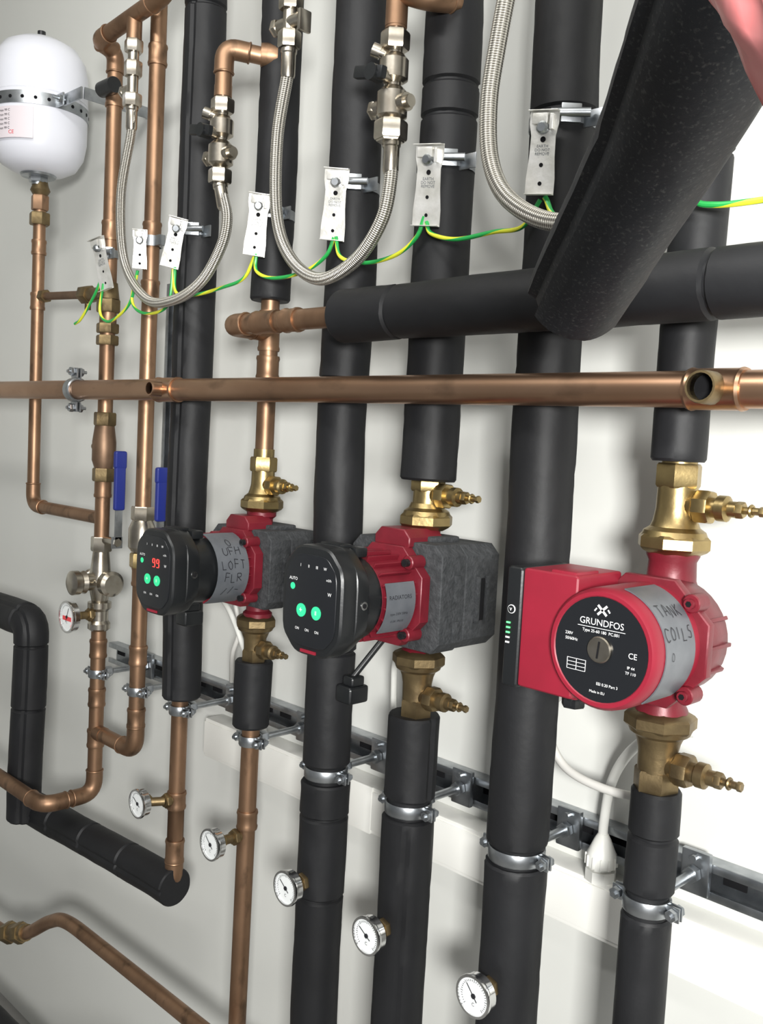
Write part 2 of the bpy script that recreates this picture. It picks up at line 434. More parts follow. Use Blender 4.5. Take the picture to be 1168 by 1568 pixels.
b.hexn((-1.89,-.19,.418),(-1.865,-.19,.43),.023,BRASSD); b.hexn((-1.84,-.19,.438),(-1.815,-.19,.45),.022,BRASSD); b.cyl((-1.90,-.19,.416),(-1.8,-.19,.456),.017,BRASSD)
cpipe(b,[(-1.10,-.19,.556),(-1.02,-.19,.556),(-1.02,-.19,0)],.013)
b.done()
# ------------------------------------------------------------------ pipe clamps
def clamp(x,z,r,m=ZINC,y=Y,rail=True):
    b=B('pipe_clamp')
    b.lathe((x,y,z-.008),(0,0,1),[(0,r),(0,r+.002),(.002,r+.003),(.014,r+.003),(.016,r+.002),(.016,r)],m,32,caps=(False,False))
    for s in (-1,1):
        b.box((x+s*(r+.009),y-.003,z),(.015,.0025,.016),m,.0008); b.box((x+s*(r+.009),y+.003,z),(.015,.0025,.016),m,.0008)
        b.cyl((x+s*(r+.010),y-.015,z),(x+s*(r+.010),y+.014,z),.003,m,10)
        b.hexn((x+s*(r+.010),y-.011,z),(x+s*(r+.010),y-.005,z),.0068,m); b.hexn((x+s*(r+.010),y+.005,z),(x+s*(r+.010),y+.010,z),.0065,m)
    if rail:
        b.cyl((x,y+r+.002,z),(x,-.03,z),.0055,m,12); b.hexn((x,y+r+.002,z),(x,y+r+.015,z),.010,m)
        b.hexn((x,-.045,z),(x,-.034,z),.010,m); b.box((x,-.029,z),(.034,.008,.05),m,.002)
        b.cyl((x,-.04,z+.018),(x,-.02,z+.018),.004,m,10);
    b.done()
for k,z,r in (('B',1.027,.0145),('C',1.025,.0145),('D',1.024,.0155),('E',1.023,.0155),('F',1.024,.0285),('G',1.024,.0285),('H',1.024,.031),('I',1.029,.0225)):
    xx=X[k]-(.004 if k in'EG' else 0)
    clamp(xx,z,r)
    if k in 'FGHI':
        b=B('insulated_pipe'); b.cyl((xx,Y,z-.014),(xx,Y,z+.014),r-.0006,FOAM,30); b.done()
b=B('pipe_clamp'); xc=-1.64
b.lathe((xc-.011,yh,zh),(1,0,0),[(0,.018),(0,.020),(.002,.022),(.020,.022),(.022,.020),(.022,.018)],ZINC,28,caps=(False,False))
for s in (-1,1):
    b.box((xc,yh-.003,zh+s*.031),(.022,.003,.018),ZINC,.0008);b.box((xc,yh+.004,zh+s*.031),(.022,.003,.018),ZINC,.0008)
    b.cyl((xc,yh-.018,zh+s*.033),(xc,yh+.02,zh+s*.033),.003,ZINC,10); b.hexn((xc,yh-.013,zh+s*.033),(xc,yh-.005,zh+s*.033),.008,ZINC); b.hexn((xc,yh+.006,zh+s*.033),(xc,yh+.013,zh+s*.033),.008,ZINC)
b.cyl((xc,yh+.02,zh),(xc,-.0,zh),.005,ZINC,12)
b.done()
b=B('pipe_clamp')
b.lathe((X['C'],Y,1.815),(0,0,1),[(0,.0165),(0,.019),(.018,.019),(.018,.0165)],ZINC,24,caps=(False,False)); b.box((X['C']+.025,Y,1.824),(.02,.012,.018),ZINC,.001); b.done()
# ------------------------------------------------------------------ brass isolation valves
def isoval(x,z0,z1,zp,up,s=1.,m=BRASS):
    b=B('pump_isolation_valve'); d=1 if up else -1
    L=abs(z1-z0); o=(x,Y,z0)
    A=(0,0,d)
    b.lathe(o,A,[(-.004,.026*s),(0,.034*s),(.003,.037*s),(.013,.037*s),(.016,.034*s)],m,8,ph=.2)
    b.lathe(o,A,[(.014,.0335*s),(.020,.031*s),(.024,.025*s),(.030,.0225*s),(L*.48,.0205*s),(L*.75,.0200*s)],m,24)
    zz=z0+d*L*.72; b.hexn((x,Y,zz),(x,Y,z1),.0235*s,m); b.cyl((x,Y,z1-d*.002),(x,Y,z1+d*.012),.018*s,m)
    P=(x,Y,zp)
    b.lathe(P,(1,0,0),[(0,.0135*s),(.018*s,.0135*s),(.022*s,.016*s)],m,20)
    b.hexn((x+.022*s,Y,zp),(x+.038*s,Y,zp),.0175*s,m,8)
    b.lathe((x+.038*s,Y,zp),(1,0,0),[(0,.010),(.007,.010),(.007,.013*s),(.016*s,.013*s),(.018*s,.008),(.026*s,.008)],m,16)
    b.hexn((x+.062*s,Y,zp),(x+.071*s,Y,zp),.0085*s,m)
    b.cyl((x+.070*s,Y,zp),(x+.090*s,Y,zp),.0038*s,m,10); b.torus((x+.078*s,Y,zp),(1,0,0),.005*s,.0018,m,14,6); b.hexn((x+.086*s,Y,zp),(x+.091*s,Y,zp),.005*s,m)
    b.done()
isoval(X['I'],1.403,1.492,1.450,True,1.)
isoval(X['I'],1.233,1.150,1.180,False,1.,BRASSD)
isoval(X['G'],1.393,1.455,1.434,True,.93)
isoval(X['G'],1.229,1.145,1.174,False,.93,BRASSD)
isoval(X['E'],1.385,1.465,1.423,True,.88)
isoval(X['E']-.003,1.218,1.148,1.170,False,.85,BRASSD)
# ------------------------------------------------------------------ pumps
def rpoly(w,h,c,n=4,cx=0,cz=0):
    pts=[]
    for sx,sz,a0 in ((1,1,0),(-1,1,90),(-1,-1,180),(1,-1,270)):
        for k in range(n+1):
            a=math.radians(a0+90*k/n); pts.append((cx+sx*(w/2-c)+c*math.cos(a),cz+sz*(h/2-c)+c*math.sin(a)))
    return pts
def octo(w,h,c,cx=0,cz=0):
    return [(cx+a,cz+b_) for a,b_ in ((w/2,-h/2+c),(w/2,h/2-c),(w/2-c,h/2),(-w/2+c,h/2),(-w/2,h/2-c),(-w/2,-h/2+c),(-w/2+c,-h/2),(w/2-c,-h/2))]
def roct(w,h,c,n=3):
    P=octo(w,h,c); out=[]
    for i in range(8):
        p0,p1,p2=V(P[i-1]),V(P[i]),V(P[(i+1)%8])
        q=.26
        a=p1.lerp(p0,q); c_=p1.lerp(p2,q)
        for k in range(n+1):
            t=k/n; v=a*(1-t)**2+p1*2*t*(1-t)+c_*t*t; out.append((v.x,v.y))
    return out
def arcplate(b,r,y0,y1,a0,a1,m,n=16,th=.0012):
    R=[]
    for k in range(n+1):
        a=math.radians(a0+(a1-a0)*k/n); c,s=math.cos(a),math.sin(a)
        R.append([V((r*c,y0,r*s)),V((r*c,y1,r*s)),V(((r+th)*c,y1,(r+th)*s)),V(((r+th)*c,y0,(r+th)*s))])
    b.rings(R,m)
def flatfn(y,cx,cz): return lambda tx,ty:(cx+tx,y,cz+ty)
def cylfn(r,yc,a0):
    return lambda tx,ty:(r*math.cos(a0+ty/r),yc+tx,r*math.sin(a0+ty/r))
HAND={'U':[[(0,1),(0,.3),(.3,0),(.6,.3),(.6,1)]],'F':[[(0,0),(0,1)],[(0,1),(.6,.95)],[(0,.5),(.5,.5)]],'H':[[(0,0),(0,1)],[(.6,0),(.6,1)],[(0,.5),(.6,.55)]],
'L':[[(0,1),(0,0)],[(0,0),(.55,.05)]],'O':[[(.3,1),(0,.6),(.15,.05),(.5,.1),(.6,.6),(.3,1)]],'R':[[(0,0),(0,1)],[(0,1),(.5,.9),(.45,.55),(0,.5)],[(.1,.5),(.6,0)]],
'T':[[(0,1),(.6,.95)],[(.3,1),(.3,0)]],'A':[[(0,0),(.3,1),(.6,0)],[(.15,.4),(.5,.4)]],'N':[[(0,0),(0,1)],[(0,1),(.55,0)],[(.55,0),(.55,1)]],'K':[[(0,0),(0,1)],[(.5,1),(0,.5)],[(0,.5),(.55,0)]],
'C':[[(.6,.9),(.2,1),(0,.5),(.2,0),(.6,.1)]],'I':[[(.2,0),(.2,1)]],'S':[[(.55,.95),(.15,.95),(.1,.6),(.5,.4),(.45,.05),(0,.05)]],'D':[[(0,0),(0,1)],[(0,1),(.5,.8),(.55,.3),(0,0)]],'/':[[(0,0),(.5,1)]],'-':[[(0,.5),(.5,.45)]],'.':[[(.1,0),(.2,.1)]]}
def hand(b,txt,h,fn,w=.0011):
    n=len(txt); random.seed(txt)
    for k,ch in enumerate(txt):
        ox=(k-(n-1)/2-.35)*h*.85; oy=-h/2+random.uniform(-.16,.16)*h
        for st in HAND.get(ch,[]): b.stroke(fn,[(ox+p[0]*h*.95+random.uniform(-.06,.06)*h,oy+p[1]*h+random.uniform(-.05,.05)*h) for p in st],w,INK)
def pumpA(x,z,s,full,face=-.19,shellx=.078,shellh=.066,yb=-.124,y1=-.066):
    b=B('circulation_pump',(x,Y,z))
    w,h=.104*s,.128*s
    b.prism(roct(w,h,.025*s),face,face+.026,BLK,.006)
    b.prism(roct(w*1.03,h*1.02,.028*s),face+.022,face+.044,BLK,.003,poly2=roct(w*.99,h*.97,.031*s))
    b.prism(roct(w*.84,h*.84,.019*s),face-.0012,face+.004,BLKG,.001)
    b.lathe((0,face+.042,0),(0,1,0),[(0,.053*s),(.004,.051*s),(yb-face-.048,.052*s),(yb-face-.042,.050*s)],BLK,36)
    b.cyl((w/2-.006,face+.034,0),(w/2+.0018,face+.034,0),.005,CHROME,14); b.cyl((w/2-.004,face+.034,0),(w/2+.0024,face+.034,0),.0028,FOAMI,12)
    b.box((0,face+.035,h/2),(.034,.018,.004),BLK,.001); b.box((.0,face+.056,h/2-.008),(.045,.02,.012),BLK,.003)
    fy=face-.0016
    for bx in (-.014*s,.012*s):
        b.cyl((bx,face,-.012*s),(bx,face-.0022,-.012*s),.0078*s,GREENL,20)
    b.text('+',.010*s,flatfn(face-.0025,-.014*s,-.012*s),WHITE); b.text('II',.007*s,flatfn(face-.0025,.012*s,-.012*s),WHITE)
    b.cyl((-.031*s,face,.014*s),(-.031*s,fy,.014*s),.0040*s,GREENL,14)
    b.text('AUTO',.0052*s,flatfn(fy,-.030*s,.023*s),WHITE)
    for k,t in enumerate(('I','II','III','W')): b.text(t,.0050*s,flatfn(fy,(-.018+k*.014)*s,.040*s),WHITE)
    b.text('m3/h',.0042*s,flatfn(fy,.031*s,.028*s),WHITE); b.text('W',.006*s,flatfn(fy,.033*s,.012*s),WHITE)
    for k in range(3): b.text('ON',.0045*s,flatfn(fy,(-.020+k*.017)*s,-.034*s),WHITE)
    b.box((0,face-.0006,-.0585*s),(.026*s,.002,.0035*s),REDP,0)
    if full:
        for k in range(2):
            for dz in (0,.006,.012):
                b.box(((.002+k*.011)*s,fy,(.008+dz)*s),(.0050*s,.0008,.0009),LEDR,0)
            for dx in (-.003,.003): b.box(((.002+k*.011+dx)*s,fy,.017*s),(.0009,.0008,.0045*s),LEDR,0)
            b.box(((.002+k*.011+.003)*s,fy,.011*s),(.0009,.0008,.0045*s),LEDR,0)
    y0=yb
    b.lathe((0,y0,0),(0,1,0),[(0,.045*s),(.002,.049*s),(y1-y0,.049*s)],RED,40)
    for k in range(24):
        a=math.radians(15*k+7.5); rr=.0510*s
        b.box((rr*math.cos(a),(y0+y1)/2,rr*math.sin(a)),(.0080*s,y1-y0-.004,.0024),RED,.0008,rot=Matrix.Rotation(-a,4,'Y'))
    if full: arcplate(b,.0552*s,y0-.006,y1-.010,-66,80,GREY)
    else: arcplate(b,.0552*s,y0+.002,y1-.008,-42,24,GREY)
    ym=(y0+y1)/2-.005
    if full:
        for t,a in (('O',52),('UFH',33),('LOFT',12),('FLR',-9),('//-',-30)): hand(b,t,.0125,cylfn(.0570*s,ym-.003,math.radians(a)))
    else:
        b.text('RADIATORS',.0070,cylfn(.0569*s,ym,math.radians(6)),INK); b.text('type 230V 50Hz',.0045,cylfn(.0569*s,ym,math.radians(-14)),INK); b.text('0.5A  PN10',.0045,cylfn(.0569*s,ym,math.radians(-24)),INK)
    b.prism(octo(.122*s,.122*s,.034*s),y1-.004,y1+.012,RED,.002)
    for a in (45,135,225,315):
        c,s2=math.cos(math.radians(a)),math.sin(math.radians(a))
        b.cyl((.062*s*c,y1-.012,.062*s*s2),(.062*s*c,y1+.012,.062*s*s2),.0085*s,RED,16,.001)
        b.cyl((.062*s*c,y1-.018,.062*s*s2),(.062*s*c,y1-.010,.062*s*s2),.0048*s,BLK,12)
        b.cyl((.062*s*c,y1-.0185,.062*s*s2),(.062*s*c,y1-.0175,.062*s*s2),.0025*s,FOAMI,6)
    b.lathe((0,y1+.01,0),(0,1,0),[(0,.050*s),(.03,.054*s),(.07,.052*s),(.09,.03*s)],RED,32)
    b.lathe((0,0,-.088*s),(0,0,1),[(0,.024*s),(.008,.024*s),(.012,.019*s),(.164*s,.019*s),(.168*s,.024*s),(.176*s,.024*s)],RED,24)
    b.prism(octo(.06*s,.03,.01,0,.066*s),y1+.004,.0,RED,.003)
    ys,ye=y1+.012,.058
    for (p0,p1,g) in ((ys,ys+(ye-ys)*.40,0),(ys+(ye-ys)*.42,ye,.003)):
        b.prism(octo(2*shellx-g,2*shellh-g,.013*s,0,0),p0,p1,SHELL,.003)
    b.box((shellx,ys+.030,.2*shellh),(.005,.012,shellh*.5),SHELL,.002); b.box((shellx,ys+.030,-.6*shellh),(.005,.012,shellh*.4),SHELL,.002)
    for yy in (.62,.78): b.box((shellx,ys+(ye-ys)*yy,-.05*shellh),(.006,.006,shellh*.9),SHELL,.002)
    b.box((shellx-.0005,ys+(ye-ys)*.70,-.05*shellh),(.003,.008,shellh*.8),FOAMI,.001)
    b.box((0,ys+.05,shellh+.002),(.08,.05,.008),SHELL,.003)
    b.done()
pumpA(X['E'],1.300,.94,True,face=-.186,shellx=.073,shellh=.058,yb=-.108,y1=-.050)
pumpA(X['G'],1.312,1.0,False)
b=B('circulation_pump',(X['I'],Y,1.318))
cx=.008
b.M=b.M@Matrix.Translation(V((cx,0,0)))
f0=-.14
b.lathe((0,f0,0),(0,1,0),[(.002,.046),(-.002,.050),(-.002,.0535),(.002,.0565),(.012,.0575),(.08,.0575)],REDP,48)
b.cyl((0,f0+.003,0),(0,f0-.001,0),.0500,BLKG,48)
b.lathe((0,f0,0),(0,-1,0),[(0,.0125),(.003,.0125),(.0042,.0115),(.0045,.010)],NICKEL,28); b.box((0,f0-.0048,0),(.0016,.0006,.016),FOAMI,0,rot=Matrix.Rotation(.1,4,'Y'))
ty=f0-.0016
b.text('GRUNDFOS',.0088,flatfn(ty,0,.0245),WHITE)
for a in (.75,-.75): b.box((0,ty,.0365),(.013,.0004,.0022),WHITE,0,rot=Matrix.Rotation(a,4,'Y'))
for k in (-1,1): b.box((k*.007,ty,.0365),(.0035,.0004,.0013),WHITE,0,rot=Matrix.Rotation(k*.9,4,'Y'))
b.box((0,ty,.0195),(.05,.0004,.0005),WHITE,0)
b.text('Type 25-60 180  PC.001',.0040,flatfn(ty,0,.0160),WHITE); b.text('230V',.0040,flatfn(ty,-.034,.010),WHITE); b.text('50/60Hz',.0040,flatfn(ty,-.031,.005),WHITE)
b.text('CE',.0075,flatfn(ty,.034,.000),WHITE); b.text('IP 44',.0038,flatfn(ty,.033,-.011),WHITE); b.text('TF 110',.0038,flatfn(ty,.033,-.016),WHITE)
for k in range(4): b.box((-.024,ty,-.013-k*.0035),(.020,.0004,.0004),WHITE,0)
for k in range(3): b.box((-.034+k*.010,ty,-.018),(.0004,.0004,.0105),WHITE,0)
b.text('EEI 0.20 Part 3',.0038,flatfn(ty,.010,-.032),WHITE); b.text('Made in EU',.0035,flatfn(ty,.0,-.040),WHITE)
arcplate(b,.0578,f0+.014,f0+.068,-50,78,GREY,22)
for t,a in (('TANK',42),('COILS',20)): hand(b,t,.0120,cylfn(.0594,f0+.040,math.radians(a)),.0010)
hand(b,'O',.008,cylfn(.0594,f0+.026,math.radians(2)),.0006)
b.prism(octo(.130,.126,.038),f0+.080,f0+.092,RED,.003)
for a in (42,138,222,318):
    c,s2=math.cos(math.radians(a)),math.sin(math.radians(a))
    b.cyl((.066*c,f0+.072,.066*s2),(.066*c,f0+.094,.066*s2),.009,RED,16,.001); b.cyl((.066*c,f0+.067,.066*s2),(.066*c,f0+.074,.066*s2),.0050,RED,12); b.cyl((.066*c,f0+.0665,.066*s2),(.066*c,f0+.0675,.066*s2),.003,FOAMI,6)
b.lathe((0,f0+.088,0),(0,1,0),[(0,.058),(.02,.060),(.05,.058),(.075,.040),(.085,.02)],RED,36)
b.lathe((-cx,0,-.090),(0,0,1),[(0,.027),(.010,.027),(.016,.024),(.035,.024),(.060,.034),(.120,.034),(.145,.025),(.164,.024),(.170,.027),(.180,.027)],RED,28)
for a in (-25,0,25):
    b.box((.058*math.cos(math.radians(a)),-.025,.058*math.sin(math.radians(a))),(.008,.045,.004),RED,.001,rot=Matrix.Rotation(-math.radians(a),4,'Y'))
b.box((-.066,f0+.048,.003),(.064,.080,.120),REDP,.004,seg=3)
b.box((-.052,f0+.030,.061),(.030,.04,.010),REDP,.003); b.box((-.052,f0+.045,-.055),(.03,.045,.012),REDP,.003)
b.box((-.106,f0+.046,.002),(.019,.082,.122),BLK,.004,seg=3)
for k,mm in enumerate((LEDG,LEDG,LEDG,WHITE,WHITE)): b.box((-.110,f0+.0045,.006-k*.005),(.0045,.001,.0016),mm,0)
b.cyl((-.107,f0+.006,.020),(-.107,f0+.004,.020),.0045,WHITE,16); b.cyl((-.107,f0+.006,.020),(-.107,f0+.0035,.020),.0038,BLK,16); b.text('v',.007,flatfn(f0+.003,-.107,.0205),WHITE)
b.cyl((-.070,f0+.07,-.057),(-.070,f0+.07,-.080),.011,BLK,16,.001); b.hexn((-.070,f0+.07,-.072),(-.070,f0+.07,-.082),.0125,BLK)
b.done()
# ------------------------------------------------------------------ gauges
def gauge(x,z,ypipe=Y,pr=R28,yf=-.205,r=.0245,red=False,ang=.6,xp=None):
    b=B('pressure_gauge'); xp=x if xp is None else xp
    b.cyl((xp,ypipe,z),(xp,ypipe-pr-.012,z),.010,BRASSD); b.hexn((xp,ypipe-pr-.010,z),(xp,ypipe-pr-.002,z),.013,BRASSD)
    b.cyl((xp,ypipe-pr-.01,z),(x,yf+.010,z),.0075,BRASSD)
    b.hexn((x,yf+.016,z),(x,yf+.024,z),.011,BRASS)
    b.lathe((x,yf+.014,z),(0,-1,0),[(0,r*.8),(.002,r*.93),(.012,r*.93),(.012,r),(.0145,r*1.02),(.017,r),(.0172,r*.88),(.0135,r*.86)],CHROME,36)
    b.cyl((x,yf,z),(x,yf-.0006,z),r*.87,DIAL,36)
    for k in range(31):
        a=math.radians(225-270*k/30); l=.0035 if k%5==0 else .002; rr=r*.72
        b.box((x+rr*math.cos(a),yf-.0009,z+rr*math.sin(a)),(l,.0003,.0005),INK if not (red and k>20) else DIALR,0,rot=Matrix.Rotation(-a,4,'Y'))
    b.box((x+.004*math.cos(ang),yf-.0014,z+.004*math.sin(ang)),(r*.95,.0004,.0011),INK,0,rot=Matrix.Rotation(-ang,4,'Y'))
    b.cyl((x,yf-.0006,z),(x,yf-.002,z),.003,INK,12)
    b.text('C',.006,flatfn(yf-.0010,x,z-.010),INK)
    if red: b.box((x,yf-.0008,z-.003),(r*1.1,.0003,.008),DIALR,0)
    b.done()
gauge(-1.366,.868,ang=2.6,xp=X['D']); gauge(X['E']-.008,.870,ang=2.4); gauge(X['F'],.870,pr=.030,ang=2.5); gauge(X['G']-.004,.869,pr=.030,ang=2.6); gauge(X['H'],.871,pr=.032,ang=2.3)
gauge(X['B'],1.142,red=True,yf=-.205,r=.030,ang=1.2)
# ------------------------------------------------------------------ expansion vessel
x=X['A']; yv=-.145
b=B('expansion_vessel')
pr=[(0,.02),(0,.035),(.005,.052),(.017,.074),(.040,.088),(.070,.0935),(.13,.0940),(.195,.0935),(.225,.088),(.248,.073),(.262,.048),(.268,.012)]
b.lathe((x,yv,2.005),(0,0,1),pr,ENAMEL,48)
b.torus((x,yv,2.150),(0,0,1),.0925,.0022,ENAMEL,48,8)
b.cyl((x,yv,1.985),(x,yv,2.012),.013,ZINC); b.hexn((x,yv,1.990),(x,yv,2.004),.019,ZINC)
b.lathe((x,yv,2.001),(0,0,1),[(0,.034),(.004,.036),(.008,.034)],ZINC,24)
b.cyl((x,yv,2.27),(x,yv,2.290),.008,BLK,14)
b.lathe((x,yv,2.118),(0,0,1),[(0,.0938),(0,.0956),(.024,.0956),(.024,.0938)],ZINC,48,caps=(False,False))
for k in range(24):
    a=2*pi*k/24; b.cyl((x+.0950*math.cos(a),yv+.0950*math.sin(a),2.130),(x+.0960*math.cos(a),yv+.0960*math.sin(a),2.130),.0035,FOAMI,10)
b.box((x+.108,yv-.01,2.130),(.030,.004,.024),ZINC,.001); b.box((x+.150,yv-.004,2.130),(.07,.004,.022),ZINC,.001); b.cyl((x+.117,yv-.03,2.13),(x+.117,yv+.01,2.13),.004,ZINC,10)
b.box((x+.185,-.072,2.130),(.004,.145,.022),ZINC,.001); b.hexn((x+.117,yv-.018,2.13),(x+.117,yv-.012,2.13),.008,ZINC)
R=[]
for k in range(15):
    a=math.radians(-130+7*k); c,s2=math.cos(a),math.sin(a); R.append([V((x+.0943*c,yv+.0943*s2,2.052)),V((x+.0943*c,yv+.0943*s2,2.112)),V((x+.0950*c,yv+.0950*s2,2.112)),V((x+.0950*c,yv+.0950*s2,2.052))])
b.rings(R,LABEL)
def vfn(a0,z): return lambda tx,ty:(x+.0955*math.cos(a0+tx/.0955),yv+.0955*math.sin(a0+tx/.0955),z+ty)
for k in range(5): b.text('0.5 bar 10 L max 99 C',.0066,vfn(math.radians(-78),2.104-k*.0085),INK)
b.text('CE',.010,vfn(math.radians(-58),2.062),DIALR)
b.done()
# ------------------------------------------------------------------ braided hoses with fittings
def ferrule(b,p,d,L=.03,s=1.):
    p=V(p);d=V(d).normalized()
    b.lathe(p,d,[(-.004,.0085*s),(0,.0098*s),(L*.8,.0098*s),(L*.85,.011*s),(L,.011*s)],NICKEL,20)
def filling_valve(b,x,y,z,k=1.,q=1.,m=NICKEL):
    Z=lambda h:z+h*k
    b.cyl((x,y,Z(-.005)),(x,y,Z(.125)),.0088*q,m); b.hexn((x,y,Z(0)),(x,y,Z(.018)),.0165*q,m)
    b.lathe((x,y,Z(.02)),(0,0,1),[(0,.010*q),(.005*k,.0175*q),(.028*k,.0175*q),(.034*k,.011*q)],m,20)
    b.cyl((x-.028,y,Z(.036)),(x+.026,y,Z(.036)),.0100*q,m); b.hexn((x-.033,y,Z(.036)),(x-.024,y,Z(.036)),.012,m); b.cyl((x+.024,y,Z(.036)),(x+.032,y,Z(.036)),.0075,m)
    b.lathe((x,y,Z(.058)),(0,0,1),[(0,.011*q),(.004,.0165*q),(.022*k,.0165*q),(.028*k,.011*q)],m,20)
    b.cyl((x,y,Z(.062)),(x,y-.024,Z(.062)),.008,m); b.box((x-.012,y-.028,Z(.064)),(.050,.010,.015),BLK,.003,rot=Matrix.Rotation(.2,4,'Y')); b.cyl((x-.004,y-.018,Z(.062)),(x-.004,y-.036,Z(.062)),.010,BLK,14)
    b.hexn((x,y,Z(.090)),(x,y,Z(.108)),.0165*q,m); b.cyl((x,y,Z(.11)),(x,y,Z(.125)),.013,COPPER)
    b.cyl((x,y,Z(.082)),(x-.014,y-.014,Z(.088)),.0065,m); b.cyl((x-.012,y-.012,Z(.087)),(x-.019,y-.019,Z(.090)),.0085,m)
b=B('braided_hose')
h1=[(-1.497,-.180,2.038),(-1.500,-.180,2.000),(-1.527,-.18,1.900),(-1.500,-.185,1.785),(-1.400,-.20,1.712),(-1.300,-.21,1.702),(-1.226,-.21,1.726),(-1.180,-.21,1.772),(-1.168,-.21,1.810),(-1.180,-.21,1.845)]
b.tube(spline(h1,12),.0080,BRAID,14)
ferrule(b,(-1.499,-.18,2.01),(0,0,1),.035); b.hexn((-1.499,-.18,2.045),(-1.499,-.18,2.066),.0165,NICKEL)
b.cyl((-1.499,-.18,2.06),(-1.499,-.18,2.19),.0095,NICKEL); b.cyl((-1.525,-.18,2.075),(-1.499,-.18,2.075),.009,NICKEL); b.hexn((-1.53,-.18,2.075),(-1.522,-.18,2.075),.011,NICKEL)
b.hexn((-1.499,-.18,2.095),(-1.499,-.18,2.12),.0155,NICKEL); b.hexn((-1.499,-.18,2.135),(-1.499,-.18,2.155),.0160,NICKEL); b.cyl((-1.499,-.18,2.155),(-1.499,-.18,2.195),.013,COPPER)
ferrule(b,(-1.178,-.21,1.830),(-.010,0,.03),.034)
filling_valve(b,-1.190,-.21,1.864,1.12,1.05); b.done()
b=B('copper_pipe'); cpipe(b,[(-1.190,-.21,1.99),(-1.190,-.21,2.058),(X['E'],Y-.01,2.050)],.0125,bend=.02); b.lathe((X['E'],Y-.022,2.051),(.05,.07,0),[(-.012,.016),(.0,.018),(.012,.018)],COPPER); b.done()
b=B('braided_hose')
h2=[(-1.040,-.21,2.020),(-1.042,-.21,1.985),(-1.058,-.21,1.905),(-1.052,-.21,1.800),(-1.017,-.21,1.738),(-.955,-.21,1.706),(-.888,-.21,1.725),(-.846,-.21,1.768),(-.834,-.21,1.815),(-.836,-.21,1.850)]
b.tube(spline(h2,12),.0084,BRAID,14)
ferrule(b,(-1.041,-.21,1.985),(0,0,1),.034); b.hexn((-1.041,-.21,2.020),(-1.041,-.21,2.042),.0160,NICKEL); b.cyl((-1.041,-.21,2.03),(-1.041,-.21,2.13),.0100,NICKEL)
b.cyl((-1.068,-.21,2.053),(-1.015,-.21,2.053),.0095,NICKEL);b.hexn((-1.073,-.21,2.053),(-1.063,-.21,2.053),.012,NICKEL); b.box((-1.005,-.215,2.045),(.006,.02,.028),NICKEL,.002)
b.hexn((-1.041,-.21,2.070),(-1.041,-.21,2.095),.0165,NICKEL)
cpipe(b,[(-1.041,-.21,2.10),(-1.041,-.21,2.17),(X['E'],Y,2.18)],.0125)
ferrule(b,(-.835,-.21,1.826),(0,0,1),.034)
filling_valve(b,-.838,-.21,1.860,1.20,1.08); b.hexn((-.838,-.21,1.862),(-.838,-.21,1.885),.0205,NICKEL)
b.done()
b=B('copper_pipe'); cpipe(b,[(-.838,-.21,1.995),(-.838,-.21,2.15)],.0135); cpipe(b,[(-.838,-.21,2.040),(-.795,-.205,2.020),(X['G']+.02,Y-.02,2.030)],.0135,bend=.02)
b.done()
b=B('braided_hose')
h3=[(-.610,-.24,2.14),(-.640,-.24,2.00),(-.655,-.24,1.92),(-.662,-.24,1.86),(-.655,-.24,1.80),(-.628,-.24,1.757),(-.575,-.24,1.728),(-.52,-.235,1.728),(-.455,-.22,1.76),(-.43,-.21,1.84),(-.44,-.20,1.92)]
b.tube(spline(h3,12),.0094,BRAID,16)
ferrule(b,(-.612,-.24,2.12),(.2,0,1),.04); b.hexn((-.603,-.24,2.16),(-.600,-.24,2.18),.016,NICKEL); cpipe(b,[(-.600,-.24,2.17),(-.600,-.24,2.3),(X['H'],Y,2.32)],.0115)
ferrule(b,(-.44,-.2,1.91),(0,0,1),.035); cpipe(b,[(-.44,-.2,1.93),(-.44,-.2,1.99),(X['I'],Y,2.0)],.011)
b.done()
